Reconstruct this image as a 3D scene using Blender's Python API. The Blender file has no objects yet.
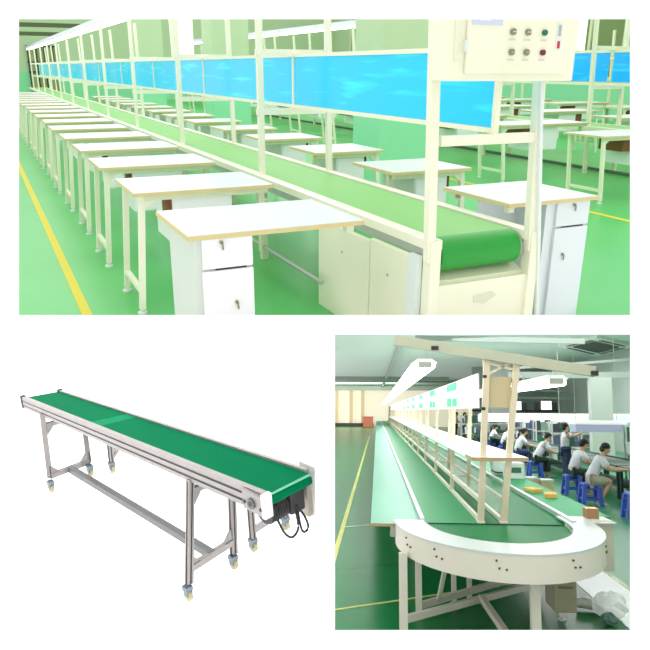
import bpy, bmesh, math, random
from mathutils import Vector, Matrix, Euler
random.seed(7)
C = bpy.context.scene.collection
PI = math.pi
F, HALF = 700.0, 325.0

# ------------------------------------------------------------------ materials
def lin(c):
    out = []
    for v in c:
        v /= 255.0
        out.append(v / 12.92 if v <= 0.04045 else ((v + 0.055) / 1.055) ** 2.4)
    return tuple(out) + (1.0,)
MATS = {}
def mat(name, col, rough=0.5, metal=0.0, col2=None, scale=4.0, emis=0.0, ecol=None, coat=0.0, stretch=(1, 1, 1), spec=0.5):
    if name in MATS: return MATS[name]
    m = bpy.data.materials.new(name); m.use_nodes = True
    nt = m.node_tree; b = nt.nodes['Principled BSDF']
    b.inputs['Roughness'].default_value = rough
    b.inputs['Metallic'].default_value = metal
    b.inputs['Coat Weight'].default_value = coat
    b.inputs['Specular IOR Level'].default_value = spec
    tc = nt.nodes.new('ShaderNodeTexCoord'); mp = nt.nodes.new('ShaderNodeMapping')
    mp.inputs['Scale'].default_value = stretch
    nz = nt.nodes.new('ShaderNodeTexNoise'); nz.inputs['Scale'].default_value = scale
    nz.inputs['Detail'].default_value = 4
    mx = nt.nodes.new('ShaderNodeMix'); mx.data_type = 'RGBA'
    c1 = lin(col)
    c2 = lin(col2) if col2 else tuple(min(1, x * 0.94) for x in c1[:3]) + (1,)
    mx.inputs['A'].default_value = c1; mx.inputs['B'].default_value = c2
    nt.links.new(tc.outputs['Object'], mp.inputs['Vector']); nt.links.new(mp.outputs['Vector'], nz.inputs['Vector'])
    nt.links.new(nz.outputs['Fac'], mx.inputs['Factor']); nt.links.new(mx.outputs['Result'], b.inputs['Base Color'])
    if emis:
        b.inputs['Emission Strength'].default_value = emis
        b.inputs['Emission Color'].default_value = lin(ecol or col)
    MATS[name] = m
    return m
def glassy(name, col, see=0.3, rough=0.15, glow=0.0):
    if name in MATS: return MATS[name]
    m = bpy.data.materials.new(name); m.use_nodes = True
    nt = m.node_tree; nt.nodes.clear()
    out = nt.nodes.new('ShaderNodeOutputMaterial')
    tr = nt.nodes.new('ShaderNodeBsdfTransparent'); tr.inputs['Color'].default_value = lin([min(255, c * 0.5 + 128) for c in col])
    df = nt.nodes.new('ShaderNodeBsdfPrincipled'); df.inputs['Roughness'].default_value = rough
    tc = nt.nodes.new('ShaderNodeTexCoord'); mp = nt.nodes.new('ShaderNodeMapping'); mp.inputs['Scale'].default_value = (1, .7, 9)
    nz = nt.nodes.new('ShaderNodeTexNoise'); nz.inputs['Scale'].default_value = 2.2; nz.inputs['Detail'].default_value = 5
    rp = nt.nodes.new('ShaderNodeValToRGB'); rp.color_ramp.elements[0].position = 0.56; rp.color_ramp.elements[1].position = 0.85
    rp.color_ramp.elements[0].color = lin(col); rp.color_ramp.elements[1].color = lin([min(255, c + 55) for c in col])
    nt.links.new(tc.outputs['Object'], mp.inputs['Vector']); nt.links.new(mp.outputs['Vector'], nz.inputs['Vector'])
    nt.links.new(nz.outputs['Fac'], rp.inputs['Fac']); nt.links.new(rp.outputs['Color'], df.inputs['Base Color'])
    if glow:
        nt.links.new(rp.outputs['Color'], df.inputs['Emission Color']); df.inputs['Emission Strength'].default_value = glow
    mx = nt.nodes.new('ShaderNodeMixShader'); mx.inputs['Fac'].default_value = 1 - see
    nt.links.new(tr.outputs[0], mx.inputs[1]); nt.links.new(df.outputs[0], mx.inputs[2]); nt.links.new(mx.outputs[0], out.inputs[0])
    MATS[name] = m
    return m

# ------------------------------------------------------------------ mesh collector
class MB:
    def __init__(self): self.v = []; self.f = []
    def add(self, vs, fs):
        n = len(self.v); self.v += [Vector(p) for p in vs]; self.f += [tuple(i + n for i in q) for q in fs]; return self
    def box(self, x0, x1, y0, y1, z0, z1):
        vs = [(x, y, z) for z in (z0, z1) for y in (y0, y1) for x in (x0, x1)]
        return self.add(vs, [(0, 2, 3, 1), (4, 5, 7, 6), (0, 1, 5, 4), (1, 3, 7, 5), (3, 2, 6, 7), (2, 0, 4, 6)])
    def beam(self, p0, p1, w, h, up=(0, 0, 1)):
        p0, p1 = Vector(p0), Vector(p1); d = (p1 - p0).normalized(); up = Vector(up)
        if abs(d.dot(up)) > 0.95: up = Vector((0, 1, 0))
        s = d.cross(up).normalized(); u = s.cross(d).normalized()
        vs = []
        for p in (p0, p1):
            for a, b in ((-1, -1), (1, -1), (1, 1), (-1, 1)): vs.append(p + s * a * w / 2 + u * b * h / 2)
        return self.add(vs, [(0, 1, 2, 3), (7, 6, 5, 4), (0, 4, 5, 1), (1, 5, 6, 2), (2, 6, 7, 3), (3, 7, 4, 0)])
    def tube(self, pts, r, n=8, rs=None):
        pts = [Vector(p) for p in pts]; rings = []; base = len(self.v)
        for i, p in enumerate(pts):
            d = (pts[min(i + 1, len(pts) - 1)] - pts[max(i - 1, 0)]).normalized()
            a = Vector((0, 0, 1)) if abs(d.z) < 0.9 else Vector((1, 0, 0))
            s = d.cross(a).normalized(); u = s.cross(d).normalized(); rr = rs[i] if rs else r
            self.v += [p + (s * math.cos(2 * PI * k / n) + u * math.sin(2 * PI * k / n)) * rr for k in range(n)]
        for i in range(len(pts) - 1):
            for k in range(n):
                a = base + i * n; k2 = (k + 1) % n
                self.f.append((a + k, a + k2, a + n + k2, a + n + k))
        self.f.append(tuple(base + k for k in reversed(range(n))))
        self.f.append(tuple(base + (len(pts) - 1) * n + k for k in range(n)))
        return self
    def cyl(self, p0, p1, r, n=12): return self.tube([p0, p1], r, n)
    def prism(self, poly, axis, a0, a1):
        # poly of 2D points extruded along axis 0/1/2 (the two other axes keep their order)
        def P(q, a): l = list(q); l.insert(axis, a); return l
        n = len(poly)
        vs = [P(q, a0) for q in poly] + [P(q, a1) for q in poly]
        fs = [tuple(range(n)), tuple(reversed(range(n, 2 * n)))] + [(i, i + n, (i + 1) % n + n, (i + 1) % n) for i in range(n)]
        return self.add(vs, fs)
    def ball(self, c, r, sx=1, sy=1, sz=1, n=10, m=6):
        vs = [(c[0], c[1], c[2] + r * sz)]; fs = []
        for i in range(1, m):
            t = PI * i / m
            for k in range(n):
                a = 2 * PI * k / n
                vs.append((c[0] + r * sx * math.sin(t) * math.cos(a), c[1] + r * sy * math.sin(t) * math.sin(a), c[2] + r * sz * math.cos(t)))
        vs.append((c[0], c[1], c[2] - r * sz)); L = len(vs) - 1
        for k in range(n): fs.append((0, 1 + k, 1 + (k + 1) % n))
        for i in range(m - 2):
            for k in range(n):
                a = 1 + i * n; fs.append((a + k, a + n + k, a + n + (k + 1) % n, a + (k + 1) % n))
        for k in range(n): a = 1 + (m - 2) * n; fs.append((a + k, L, a + (k + 1) % n))
        return self.add(vs, fs)
    def mesh(self, name, m, smooth=False):
        me = bpy.data.meshes.new(name); me.from_pydata([tuple(p) for p in self.v], [], self.f); me.update()
        bm = bmesh.new(); bm.from_mesh(me); bmesh.ops.recalc_face_normals(bm, faces=bm.faces); bm.to_mesh(me); bm.free()
        me.materials.append(m)
        if smooth:
            for p in me.polygons: p.use_smooth = True
        return me
    def build(self, name, m, parent=None, smooth=False, bevel=0):
        o = bpy.data.objects.new(name, self.mesh(name, m, smooth)); C.objects.link(o)
        if parent is not None: o.parent = parent
        else: o.matrix_world = ROOM[0].copy()
        if bevel:
            b = o.modifiers.new('bevel', 'BEVEL'); b.width = bevel; b.segments = 2; b.limit_method = 'ANGLE'
        if smooth and hasattr(o.data, 'set_sharp_from_angle'): o.data.set_sharp_from_angle(angle=math.radians(40))
        return o

ROOM = [Matrix()]
ROOM_OF = {}
CUR = [0]
def tag(o, label, cat, group=None, kind=None):
    o['label'] = label; o['category'] = cat
    if group: o['group'] = group
    if kind: o['kind'] = kind
    return o
def place(o, loc=(0, 0, 0), rz=0, sc=1, rx=0, ry=0):
    o.matrix_world = ROOM[0] @ Matrix.Translation(loc) @ Euler((rx, ry, rz)).to_matrix().to_4x4() @ Matrix.Scale(sc, 4)
    return o
def thing(name, label, cat, loc=(0, 0, 0), rz=0, group=None, sc=1):
    o = bpy.data.objects.new(name, None); C.objects.link(o); o.empty_display_size = 0.1
    place(o, loc, rz, sc)
    return tag(o, label, cat, group)
def single(name, mb, m, label, cat, group=None, loc=(0, 0, 0), rz=0, smooth=False, bevel=0, sc=1):
    o = mb.build(name, m, None, smooth, bevel); place(o, loc, rz, sc)
    return tag(o, label, cat, group)
def struct(name, mb, m, smooth=False):
    o = mb.build(name, m, None, smooth); o['kind'] = 'structure'
    return o
def dup(root, loc, label, rz=0, group=None, sc=1):
    r = root.copy(); C.objects.link(r); place(r, loc, rz, sc); r['label'] = label
    if group: r['group'] = group
    for ch in list(root.children):
        c = ch.copy(); C.objects.link(c); c.parent = r
        for g in list(ch.children):
            d = g.copy(); C.objects.link(d); d.parent = c
    return r
ORD = ['nearest', 'second', 'third', 'fourth', 'fifth', 'sixth', 'seventh', 'eighth', 'ninth', 'tenth', 'eleventh',
       'twelfth', 'thirteenth', 'fourteenth', 'fifteenth', 'sixteenth', 'seventeenth', 'eighteenth']

# ------------------------------------------------------------------ camera and the three rooms
def rod(r):
    a = Vector(r); th = a.length
    return Matrix.Rotation(th, 4, a.normalized())
B4 = Matrix(((1, 0, 0, 0), (0, 0, -1, 0), (0, 1, 0, 0), (0, 0, 0, 1)))
def pose(r, t): return Matrix.Translation(t) @ rod(r) @ B4
T1 = pose((0.346813, -0.435786, -0.072631), (0.513228, 0.226476, 3.552358))
T2 = pose((0.234490, -0.759037, -0.164086), (-0.244173, 1.485231, 3.368046))
T3 = pose((-0.121419, 0.073680, -0.000154), (1.378682, 2.343615, 5.621605))
CAMFR = T1.inverted()                       # lens frame (x right, y down, z ahead) in the world
G1, G2, G3 = Matrix(), CAMFR @ T2, CAMFR @ T3
cd = bpy.data.cameras.new('camera'); cam = bpy.data.objects.new('camera', cd); C.objects.link(cam)
cam.matrix_world = CAMFR @ Matrix.Diagonal((1, -1, -1, 1))
cd.sensor_fit = 'HORIZONTAL'; cd.sensor_width = 36; cd.lens = 36 * F / 650; cd.clip_start = 0.1; cd.clip_end = 500
bpy.context.scene.camera = cam
bpy.context.scene.view_settings.view_transform = 'Standard'

# ------------------------------------------------------------------ palette
wallwhite = mat('white display wall paint', (253, 253, 253), 0.9, col2=(255, 255, 255))
cream = mat('cream painted steel', (243, 241, 220), 0.4, col2=(236, 235, 208))
cream2 = mat('pale green tinted cream steel', (228, 232, 200), 0.4)
white = mat('white laminate', (228, 234, 231), 0.3, col2=(220, 229, 225))
cabwhite = mat('white cabinet board', (247, 248, 248), 0.45)
cabgrey = mat('cool grey white cabinet board', (228, 236, 238), 0.45)
band = mat('yellow beech edge band', (222, 206, 150), 0.5, col2=(206, 188, 130))
belt1 = mat('green belt with painted sheen', (134, 196, 112), 0.5, col2=(116, 184, 98), scale=3, stretch=(1, .3, 1))  # run coloured paler than the belt end to stand for reflection
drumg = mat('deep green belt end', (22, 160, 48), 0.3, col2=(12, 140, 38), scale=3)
blue = glassy('cyan acrylic', (0, 200, 240), 0.2, glow=0.24)  # slight emission brightens the screens, which are no lamps
dark = mat('dark metal', (52, 52, 50), 0.5)
brown = mat('brown particle board', (150, 92, 48), 0.7, col2=(110, 66, 36))
greymetal = mat('grey galvanised steel', (176, 182, 172), 0.4, 0.3)
tubewhite = mat('fluorescent tube', (255, 255, 255), 0.4, emis=4.0)
lampgrey = mat('lamp housing grey', (206, 214, 222), 0.5)
red = mat('red plastic', (200, 40, 50), 0.4)
greenbtn = mat('green push button', (20, 110, 70), 0.4)
redbtn = mat('dark red push button', (120, 20, 40), 0.4)
plate = mat('pale lavender plate', (206, 214, 236), 0.4)
pink = mat('pinkish grey plate', (222, 214, 208), 0.5)

# ================================================================== DISPLAY WALL with three openings
ROOM[0] = CAMFR
WZ = 2.2
def wpx(u): return (u - HALF) / F * WZ
xs = [-90, 18.6, 315, 335, 630.4, 740]
ys = [-90, 18.8, 315, 334.6, 630.4, 740]
m = MB()
opens = [(18.6, 630.4, 18.8, 315), (18.6, 315, 334.6, 630.4), (335, 630.4, 334.6, 630.4)]
for i in range(5):
    for j in range(5):
        a, b_, c, d = xs[i], xs[i + 1], ys[j], ys[j + 1]
        if any(a >= o[0] and b_ <= o[1] and c >= o[2] and d <= o[3] for o in opens): continue
        m.box(wpx(a), wpx(b_), wpx(c), wpx(d), WZ, WZ + 0.003)
struct('wall_front', m, wallwhite)
struct('trim_1', MB().box(-7, 7, -0.02, 0.02, WZ + 0.01, 24), wallwhite)       # added shelf between upper and lower rooms, also keeps light from leaking
struct('trim_2', MB().box(-0.017, 0.017, 0.025, 1.7, WZ + 0.01, 30), wallwhite)       # added unseen partition, keeps light apart between the lower rooms

# ================================================================== ROOM 1 : workstation hall
ROOM[0] = G1
first_room = set(bpy.data.objects)
S, HR, W = 2.41, 0.665, 0.607
floor1 = mat('green epoxy floor', (96, 196, 108), 0.32, col2=(74, 180, 86), scale=1.2, spec=0.4)
wall_lo = mat('mint wall paint', (150, 228, 178), 0.8)
wall_up = mat('pale sage wall paint', (196, 216, 176), 0.8)
olive = mat('olive window glass', (132, 152, 92), 0.3, col2=(104, 130, 76), scale=.6)
brightwin = mat('bright window', (255, 246, 238), 0.5, emis=0.7)
yline = mat('yellow floor paint', (214, 204, 50), 0.6)
struct('floor', MB().box(-6, 26, -1, 40, -0.1, 0), floor1)
struct('trim_3', MB().box(-1.475, -1.415, 0.2, 31, 0.0, 0.004), yline)
struct('trim_4', MB().box(3.86, 3.93, 0.2, 31, 0.0, 0.004), yline)
wb = MB().box(-6, 26, 32, 32.2, 0, 1.25); struct('wall_back', wb, wall_lo)
struct('wall_back', MB().box(-6, 26, 32, 32.2, 1.25, 5), wall_up)
struct('wall_right', MB().box(15, 15.2, 0, 32, 0, 1.0), wall_lo)
struct('wall_right', MB().box(15, 15.2, 0, 32, 1.0, 5), wall_up)
w1 = MB().box(0.28, 1.5, 31.93, 31.99, 0.4, 2.25)
wob = struct('window_1', w1, mat('tan window glass', (196, 178, 130), 0.4, col2=(120, 150, 90), scale=2))
fr = MB()
for x in (0.28, 0.62, 0.95, 1.3): fr.box(x, x + 0.05, 31.86, 31.93, 0.3, 2.3)
for z in (0.4, 1.2, 1.6, 2.25): fr.box(0.25, 1.5, 31.86, 31.93, z, z + 0.05)
fr.build('window_frame', dark, wob)
for i, (y0, y1) in enumerate([(1.5, 5.5), (7, 11), (13, 17), (19, 23), (25, 30)]):
    wo = struct('window_%d' % (i + 2), MB().box(14.93, 14.99, y0, y1, 1.25, 4.2), olive)
    f2 = MB()
    for k in range(4): y = y0 + (y1 - y0) * k / 3; f2.box(14.88, 14.93, y - .05, y + .05, 1.2, 4.2)
    f2.build('window_frame', cream2, wo)
# square columns between the lines
def column(x0, x1, y0, y1, hi=5):
    o = struct('column', MB().box(x0, x1, y0, y1, 0, hi), wall_up)
    MB().box(x0 - .005, x1 + .005, y0 - .005, y1 + .005, 0, 1.35).build('dado', wall_lo, o)
    return o
column(2.55, 3.35, 5.05, 5.75)
column(2.6, 3.4, 12.2, 12.9)
column(2.6, 3.4, 20.0, 20.7)
o = struct('window_7', MB().box(2.2, 2.55, 13.4, 13.45, 1.45, 2.9), brightwin)
struct('window_8', MB().box(3.0, 3.7, 22.4, 22.45, 1.4, 3.2), brightwin)
struct('window_9', MB().box(9.8, 11.5, 11.0, 11.05, 1.3, 3.4), brightwin)
for i, (z0, z1, x1) in enumerate([(2.86, 3.0, 2.2), (2.55, 2.68, 1.3), (3.25, 3.4, 3.2)]):
    struct('trim_%d' % (5 + i), MB().box(-6, x1, 27.9, 28.2, z0, z1), mat('dark green roof beam', (84, 96, 60), 0.7))

# ---- the belt conveyor with its overhead frames
conv = thing('belt_conveyor', 'long green belt conveyor with cream overhead frames running between two rows of worktables', 'conveyor')
y0b, r = 0.085, 0.088
prof = [(0.085, 0.663), (29, 0.663), (29, 0.64), (0.085, 0.64)]
bo = MB().prism([(y, z) for y, z in prof], 0, 0.055, 0.53).build('belt', belt1, conv)
arc = [(y0b - r * math.sin(t), 0.575 + r * math.cos(t)) for t in [PI * k / 14 for k in range(15)]]
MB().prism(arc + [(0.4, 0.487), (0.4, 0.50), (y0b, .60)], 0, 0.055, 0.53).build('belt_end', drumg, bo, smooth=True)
MB().cyl((0.53, y0b, .575), (0.556, y0b, .575), 0.075, 20).build('roller_cap', greymetal, bo, smooth=True)
o = MB().box(-0.025, 0.05, 0.0, 29, 0.62, HR).build('side_rail', cream, conv)
MB().box(-0.02, 0.045, 0.02, 29, 0.575, 0.62).build('rail_channel', greymetal, o)
o = MB().box(0.555, 0.625, 0.0, 29, 0.62, HR).build('side_rail', cream, conv)
MB().box(0.56, 0.62, 0.02, 29, 0.575, 0.62).build('rail_channel', greymetal, o)
for x in (-0.03, 0.572):
    MB().box(x, x + 0.058, -0.03, 0.04, 0.0, HR).build('end_stile', cream, conv, bevel=.004)
ec = MB().box(0.02, 0.58, -0.012, 0.02, 0.0, 0.44).build('end_panel', cream, conv)
MB().prism([(0.02, 0.44), (0.02, 0.455), (0.16, 0.50), (0.16, .44)], 0, 0.03, 0.575).build('tray', cream2, conv)
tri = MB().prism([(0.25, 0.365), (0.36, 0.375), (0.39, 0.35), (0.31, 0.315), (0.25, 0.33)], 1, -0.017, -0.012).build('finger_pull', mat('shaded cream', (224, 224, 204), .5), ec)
MB().box(0.22, 0.57, -0.016, -0.012, 0.2, 0.206).build('seam', mat('seam grey', (206, 206, 190), .6), ec)
dcream = mat('door cream', (236, 236, 212), .5, col2=(226, 230, 198))
for (ya, yb, zt) in ((0.53, 1.19, 0.56), (0.13, 0.52, 0.575)):
    d = MB().box(-0.055, -0.028, ya, yb, 0.0, zt).build('access_door', dcream, conv, bevel=.004)
    MB().cyl((-0.058, (ya + yb) / 2, 0.42), (-0.05, (ya + yb) / 2, 0.42), 0.008).build('lock', greymetal, d)
MB().box(-0.06, -0.028, 0.045, 0.13, 0.0, 0.585).build('corner_panel', white, conv)
fl = MB().cyl((-0.118, 1.0, 0.2), (-0.118, 28, 0.2), 0.014)
fl.build('foot_rail', greymetal, conv, smooth=True)
for y in (2.0, 4.4, 6.8, 9.2):
    MB().box(-0.14, -0.09, y, y + .06, 0.16, 0.55).build('rail_bracket', cream2, conv)
for k in range(1, 12):
    for x in (0.03, 0.58): MB().box(x - .025, x + .025, k * S - .03, k * S + .03, 0, .575).build('conveyor_leg', cream2, conv)
for k in range(0, 12):
    y = k * S
    for x, x2 in ((0.03, .03), (0.6, .57)) if k else ((-.02, -.075), (.585, .50)):
        MB().beam((x, y, HR - .1), (x2, y, 2.1), .042, .042).build('post', cream, conv)
    for z in (1.126, 1.54):
        MB().box(0.0, 0.565, y - 0.016, y + 0.016, z - 0.023, z + 0.023).build('cross_bar', cream, conv)
    MB().box(W / 2 - 0.013, W / 2 + 0.013, y - 0.013, y + 0.013, 1.146, 1.522).build('center_stile', cream, conv)
MB().beam((.685, -.03, 0), (.52, -.03, 1.42), .018, .018).build('conduit', white, conv)
for z in (1.163, 1.522):
    MB().box(W / 2 - 0.012, W / 2 + 0.012, -0.0, 26.6, z - 0.012, z + 0.012).build('panel_rail', cream, conv)
# acrylic screens
for k in range(0, 11):
    b = MB().box(W / 2 - 0.004, W / 2 + 0.004, k * S + 0.016, (k + 1) * S - 0.016, 1.176, 1.51)
    single('acrylic_screen', b, blue, '%s translucent bright blue acrylic screen from the front, hanging over the long green belt' % ORD[k],
           'screen', 'blue screens over the near conveyor')
# lamps in a row above the belt
def lamp_row(x, z, y0, n, dy, group, lab, far=False):
    first = None
    for k in range(n):
        lb = lab % ORD[k]
        if first is None:
            t = thing('fluorescent_lamp', lb, 'lamp', (x, y0, z), 0, group)
            hs = MB().prism([(-.13, 0), (-.05, .11), (.05, .11), (.13, 0)], 1, 0, dy - .03).build('lamp_housing', lampgrey, t)
            MB().box(-.07, .07, 0.02, dy - .05, -.05, 0).build('lamp_tube', tubewhite, t, bevel=.02)
            first = t
        else: dup(first, (x, y0 + k * dy, z), lb)
lamp_row(0.30, 2.15, 4.9, 11, 2.4, 'lamps over the near conveyor', '%s white fluorescent lamp from the front of the row above the near green belt')

# control box on the front frame
cb = thing('control_box', 'cream electrical control box with buttons fixed across the front of the conveyor frame', 'control box', (0, -0.05, 0))
MB().box(-0.09, 0.60, -0.10, 0.02, 1.385, 1.80).build('housing', cream, cb, bevel=.006)
cdoor = MB().box(-0.005, 0.545, -0.116, -0.101, 1.415, 1.78).build('door', cream, cb, bevel=.004)
MB().box(-0.06, -0.03, -0.104, -0.1, 1.46, 1.76).build('side_seam', dcream, cb)
hng = MB().box(-0.016, -0.004, -0.118, -0.1, 1.5, 1.545).build('hinge', white, cdoor)
pl = MB().box(0.01, 0.165, -0.12, -0.116, 1.605, 1.66).build('name_plate', plate, cdoor)
MB().box(0.045, 0.1, -0.122, -0.12, 1.62, 1.63).build('name_plate_strip', white, pl)
for i, x in enumerate((0.222, 0.302, 0.392)):
    for j, z in enumerate((1.582, 1.502)):
        mm = (mat('brass bezel', (150, 146, 118), .4, .3), (greenbtn, redbtn)[j])[1 if i == 2 else 0]
        kb = MB().cyl((x, -0.128, z), (x, -0.116, z), 0.0135 if i < 2 else .012, 16)
        kb2 = kb.build('button', mm, cdoor, smooth=True)
        if i < 2: MB().beam((x - .008, -.131, z), (x + .008, -.131, z), .006, .004).build('button_key', pink if j == 0 else greymetal, kb2)
        MB().box(x - .018, x + .018, -0.1175, -0.116, z - .034, z - .027).build('button_label', pink, cdoor)
lb_ = MB().box(0.462, 0.492, -0.1185, -0.116, 1.515, 1.625).build('warning_strip', white, cdoor)
MB().box(0.47, 0.485, -0.1195, -0.1185, 1.57, 1.615).build('warning_mark', greymetal, lb_)
MB().box(0.47, 0.485, -0.1195, -0.1185, 1.52, 1.55).build('warning_mark', red, lb_)

# ---- worktables
L, TD = 0.857, 0.62
def key_lock(t, x, y, z):
    k = MB().cyl((x, y - .01, z), (x, y, z), 0.008, 12)
    k.beam((x + .002, y - .014, z - .004), (x + .005, y - .01, z - .034), .008, .004)
    return k.build('lock_with_key', mat('steel lock', (150, 144, 120), .4, .5), t)
def make_table(label, group, kind, loc, mirror=False, L=L, cabx=(0.235, 0.61), lean=.05):
    t = thing('worktable', label, 'table', loc, 0, group)
    s = (lambda a, b: (L - b, L - a)) if mirror else (lambda a, b: (a, b))
    tp = MB().box(0, L, 0, TD, 0.727, 0.75).build('tabletop', white, t)
    e = MB()
    e.box(-0.004, L + .004, -0.005, 0.0, 0.727, 0.747).box(-0.004, 0, 0, TD, 0.727, 0.747).box(L, L + .004, 0, TD, 0.727, 0.747).box(0, L, TD, TD + .004, .727, .747)
    e.build('edge_band', band, tp)
    if kind == 'pedestal':
        a, b = s(0.03, 0.34 if mirror else 0.30)
        cbm = cabgrey if mirror else cabwhite
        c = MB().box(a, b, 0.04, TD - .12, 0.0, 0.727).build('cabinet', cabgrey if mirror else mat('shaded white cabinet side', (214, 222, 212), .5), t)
        fa, fb = (a + .035, b) if not mirror else (a + .065, b)
        d = MB().box(fa, fb, 0.022, 0.04, 0.585, 0.722).build('drawer', cbm, t, bevel=.003)
        key_lock(d, (fa + fb) / 2 - (.0 if mirror else .03), 0.022, 0.705)
        d = MB().box(fa - .004, fb, 0.018, 0.04, 0.0, 0.575).build('door', cbm, t, bevel=.003)
        key_lock(d, (fa + fb) / 2 + (-.05 if mirror else .03), 0.018, 0.42)
        MB().box(fa + .06, fb - .03, 0.03, 0.04, 0.575, 0.586).build('drawer_gap', dark, t)
        x = L - .05 if not mirror else .05
        if mirror: MB().box(.03, L - .34, .30, .32, .35, .727).build('modesty_panel', cabgrey, t)
        for y in (.06, TD - .06): MB().box(x - .02, x + .02, y - .02, y + .02, .69, .727).build('bracket', cream2, t)
    else:
        sx = (lambda x: L - x) if mirror else (lambda x: x)
        for y in (0.05, TD - 0.06):
            l = MB().beam((sx(0.05 - lean), y, 0.03), (sx(0.05), y, 0.727), .036, .036).build('leg', cream, t)
            MB().cyl((sx(.048 - lean), y, 0.0), (sx(.048 - lean), y, 0.012), .03, 12).cyl((sx(.048 - lean), y, 0.012), (sx(.049 - lean), y, 0.04), .012, 8).build('levelling_foot', white, l)
            if y < .2:
                MB().prism([(sx(.05), .727), (sx(.05), .65), (sx(.07), .65), (sx(.15), .715), (sx(.15), .727)], 1, y - .012, y + .012).build('gusset', cream, l)
        MB().beam((sx(.058 - lean), .05, .14), (sx(.058 - lean), TD - .06, .14), .03, .03).build('leg_stretcher', cream, t)
        a, b = s(.06, L - .02); MB().box(a, b, .03, .055, .695, .727).build('apron', cream2, t)
        a, b = s(*cabx)
        c = MB().box(a, b, .07, TD - .08, .40, .727).build('drawer_box', cabwhite, t)
        MB().box(a + .01, b - .01, .062, .07, .41, .715).build('drawer', cabwhite, t)
        a, b = s(cabx[0] - (.035 if L < 1 else .16), cabx[0]); MB().box(a, b, .09, .2 if L < 1 else .45, .60 if L < 1 else .56, .727).build('side_shelf', brown, t)
        a, b = s(L - .06, L - .02); MB().box(a, b, .1, .14, .5, .727).build('bracket', cream2, t)
    return t
XL, TY, P2 = -1.126, 0.208, S / 2
make_table('nearest white worktable left of the green belt, with drawer and locked door pedestal', 'worktables left of the near conveyor', 'pedestal', (XL, TY, 0))
tl = None
for k in range(1, 17):
    lb = '%s white worktable from the front in the row left of the near green belt' % ORD[k]
    if tl is None: tl = make_table(lb, 'worktables left of the near conveyor', 'legs', (XL, TY + k * P2, 0))
    else: dup(tl, (XL + (0.01 * math.sin(k * 2.3)), TY + k * P2, 0), lb)
LR = 0.64
XR = 0.845
make_table('nearest white worktable right of the green belt, with grey white locked pedestal', 'worktables right of the near conveyor', 'pedestal', (.66, 0.27, 0), True, L=LR)
tr = None
for k in range(1, 13):
    lb = '%s white worktable from the front in the row right of the near green belt' % ORD[k]
    if tr is None: tr = make_table(lb, 'worktables right of the near conveyor', 'legs', (.70, 0.27 + k * 1.3, 0), True, L=.66, cabx=(.16, .44))
    else: dup(tr, (.70, 0.27 + k * 1.3, 0), lb)

# ---- second line
def far_line(x, y0, n, name, lab, lampz=None, grp=''):
    c = thing('belt_conveyor', lab, 'conveyor', (x, 0, 0))
    MB().box(.05, .53, y0, 29, .64, .66).build('belt', belt1, c)
    for a in (-.025, .555): MB().box(a, a + .07, y0, 29, .6, .67).build('side_rail', cream2, c)
    k = 0; y = y0 + .1
    while y < 28 and k < n:
        for a in (0.01, .6): MB().beam((a + .05, y, 0), (a - .1, y, 2.3), .05, .05).build('post', cream2, c)
        for z in (1.2, 1.72): MB().box(0, .6, y - .02, y + .02, z - .025, z + .025).build('cross_bar', cream2, c)
        y += S; k += 1
    for z in (1.24, 1.68): MB().box(.29, .31, y0, min(28, y), z - .02, z + .02).build('panel_rail', cream2, c)
    return c
X2, Y2 = 6.0, 2.6
far_line(X2, Y2, 11, 'second', 'farther green belt conveyor with cream frames and blue screens at the right', grp='')
for k in range(10):
    single('acrylic_screen', MB().box(X2 + .297, X2 + .303, Y2 + .14 + k * S, Y2 + .06 + (k + 1) * S, 1.27, 1.66), glassy('deep sky acrylic', (20, 170, 240), .15, glow=.3),  # emission lifts these screens too, though they are no lamps
           '%s sky blue acrylic screen from the front over the farther conveyor at the right' % ORD[k], 'screen', 'blue screens over the farther conveyor')
lamp_row(X2 + .1, 2.35, 5.0, 9, 2.4, 'lamps over the farther conveyor', '%s fluorescent lamp from the front of the row above the farther conveyor')
tt = None
for k in range(11):
    lb = '%s white worktable from the front in the row left of the farther conveyor' % ORD[k]
    p = (4.25, 3.1 + 1.72 * k, 0)
    if tt is None: tt = make_table(lb, 'worktables left of the farther conveyor', 'legs', p, False, L=1.5, cabx=(.56, 1.0), lean=-.07)
    else: dup(tt, p, lb)
tt2 = None
for k in range(8):
    lb = '%s white worktable from the front in the row right of the farther conveyor' % ORD[k]
    p = (6.9, 3.6 + 1.72 * k, 0)
    if tt2 is None: tt2 = make_table(lb, 'worktables right of the farther conveyor', 'legs', p, True, L=1.3, cabx=(.5, .9), lean=.1)
    else: dup(tt2, p, lb)
far_line(11.2, 3.0, 8, 'third', 'farthest belt conveyor with cream frames near the olive windows')
t3_ = None
for k in range(8):
    lb = '%s white worktable from the front in the row left of the farthest conveyor' % ORD[k]
    p = (9.4, 4.0 + 1.8 * k, 0)
    if t3_ is None: t3_ = make_table(lb, 'worktables left of the farthest conveyor', 'legs', p, False, L=1.5, cabx=(.56, 1.0), lean=-.07)
    else: dup(t3_, p, lb)
single('floor_cable_duct', MB().box(6.4, 6.45, 3.2, 20, 0, .04), mat('grey duct', (96, 116, 96), .6), 'dark cable duct lying along the green floor behind the farther conveyor', 'duct')

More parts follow.
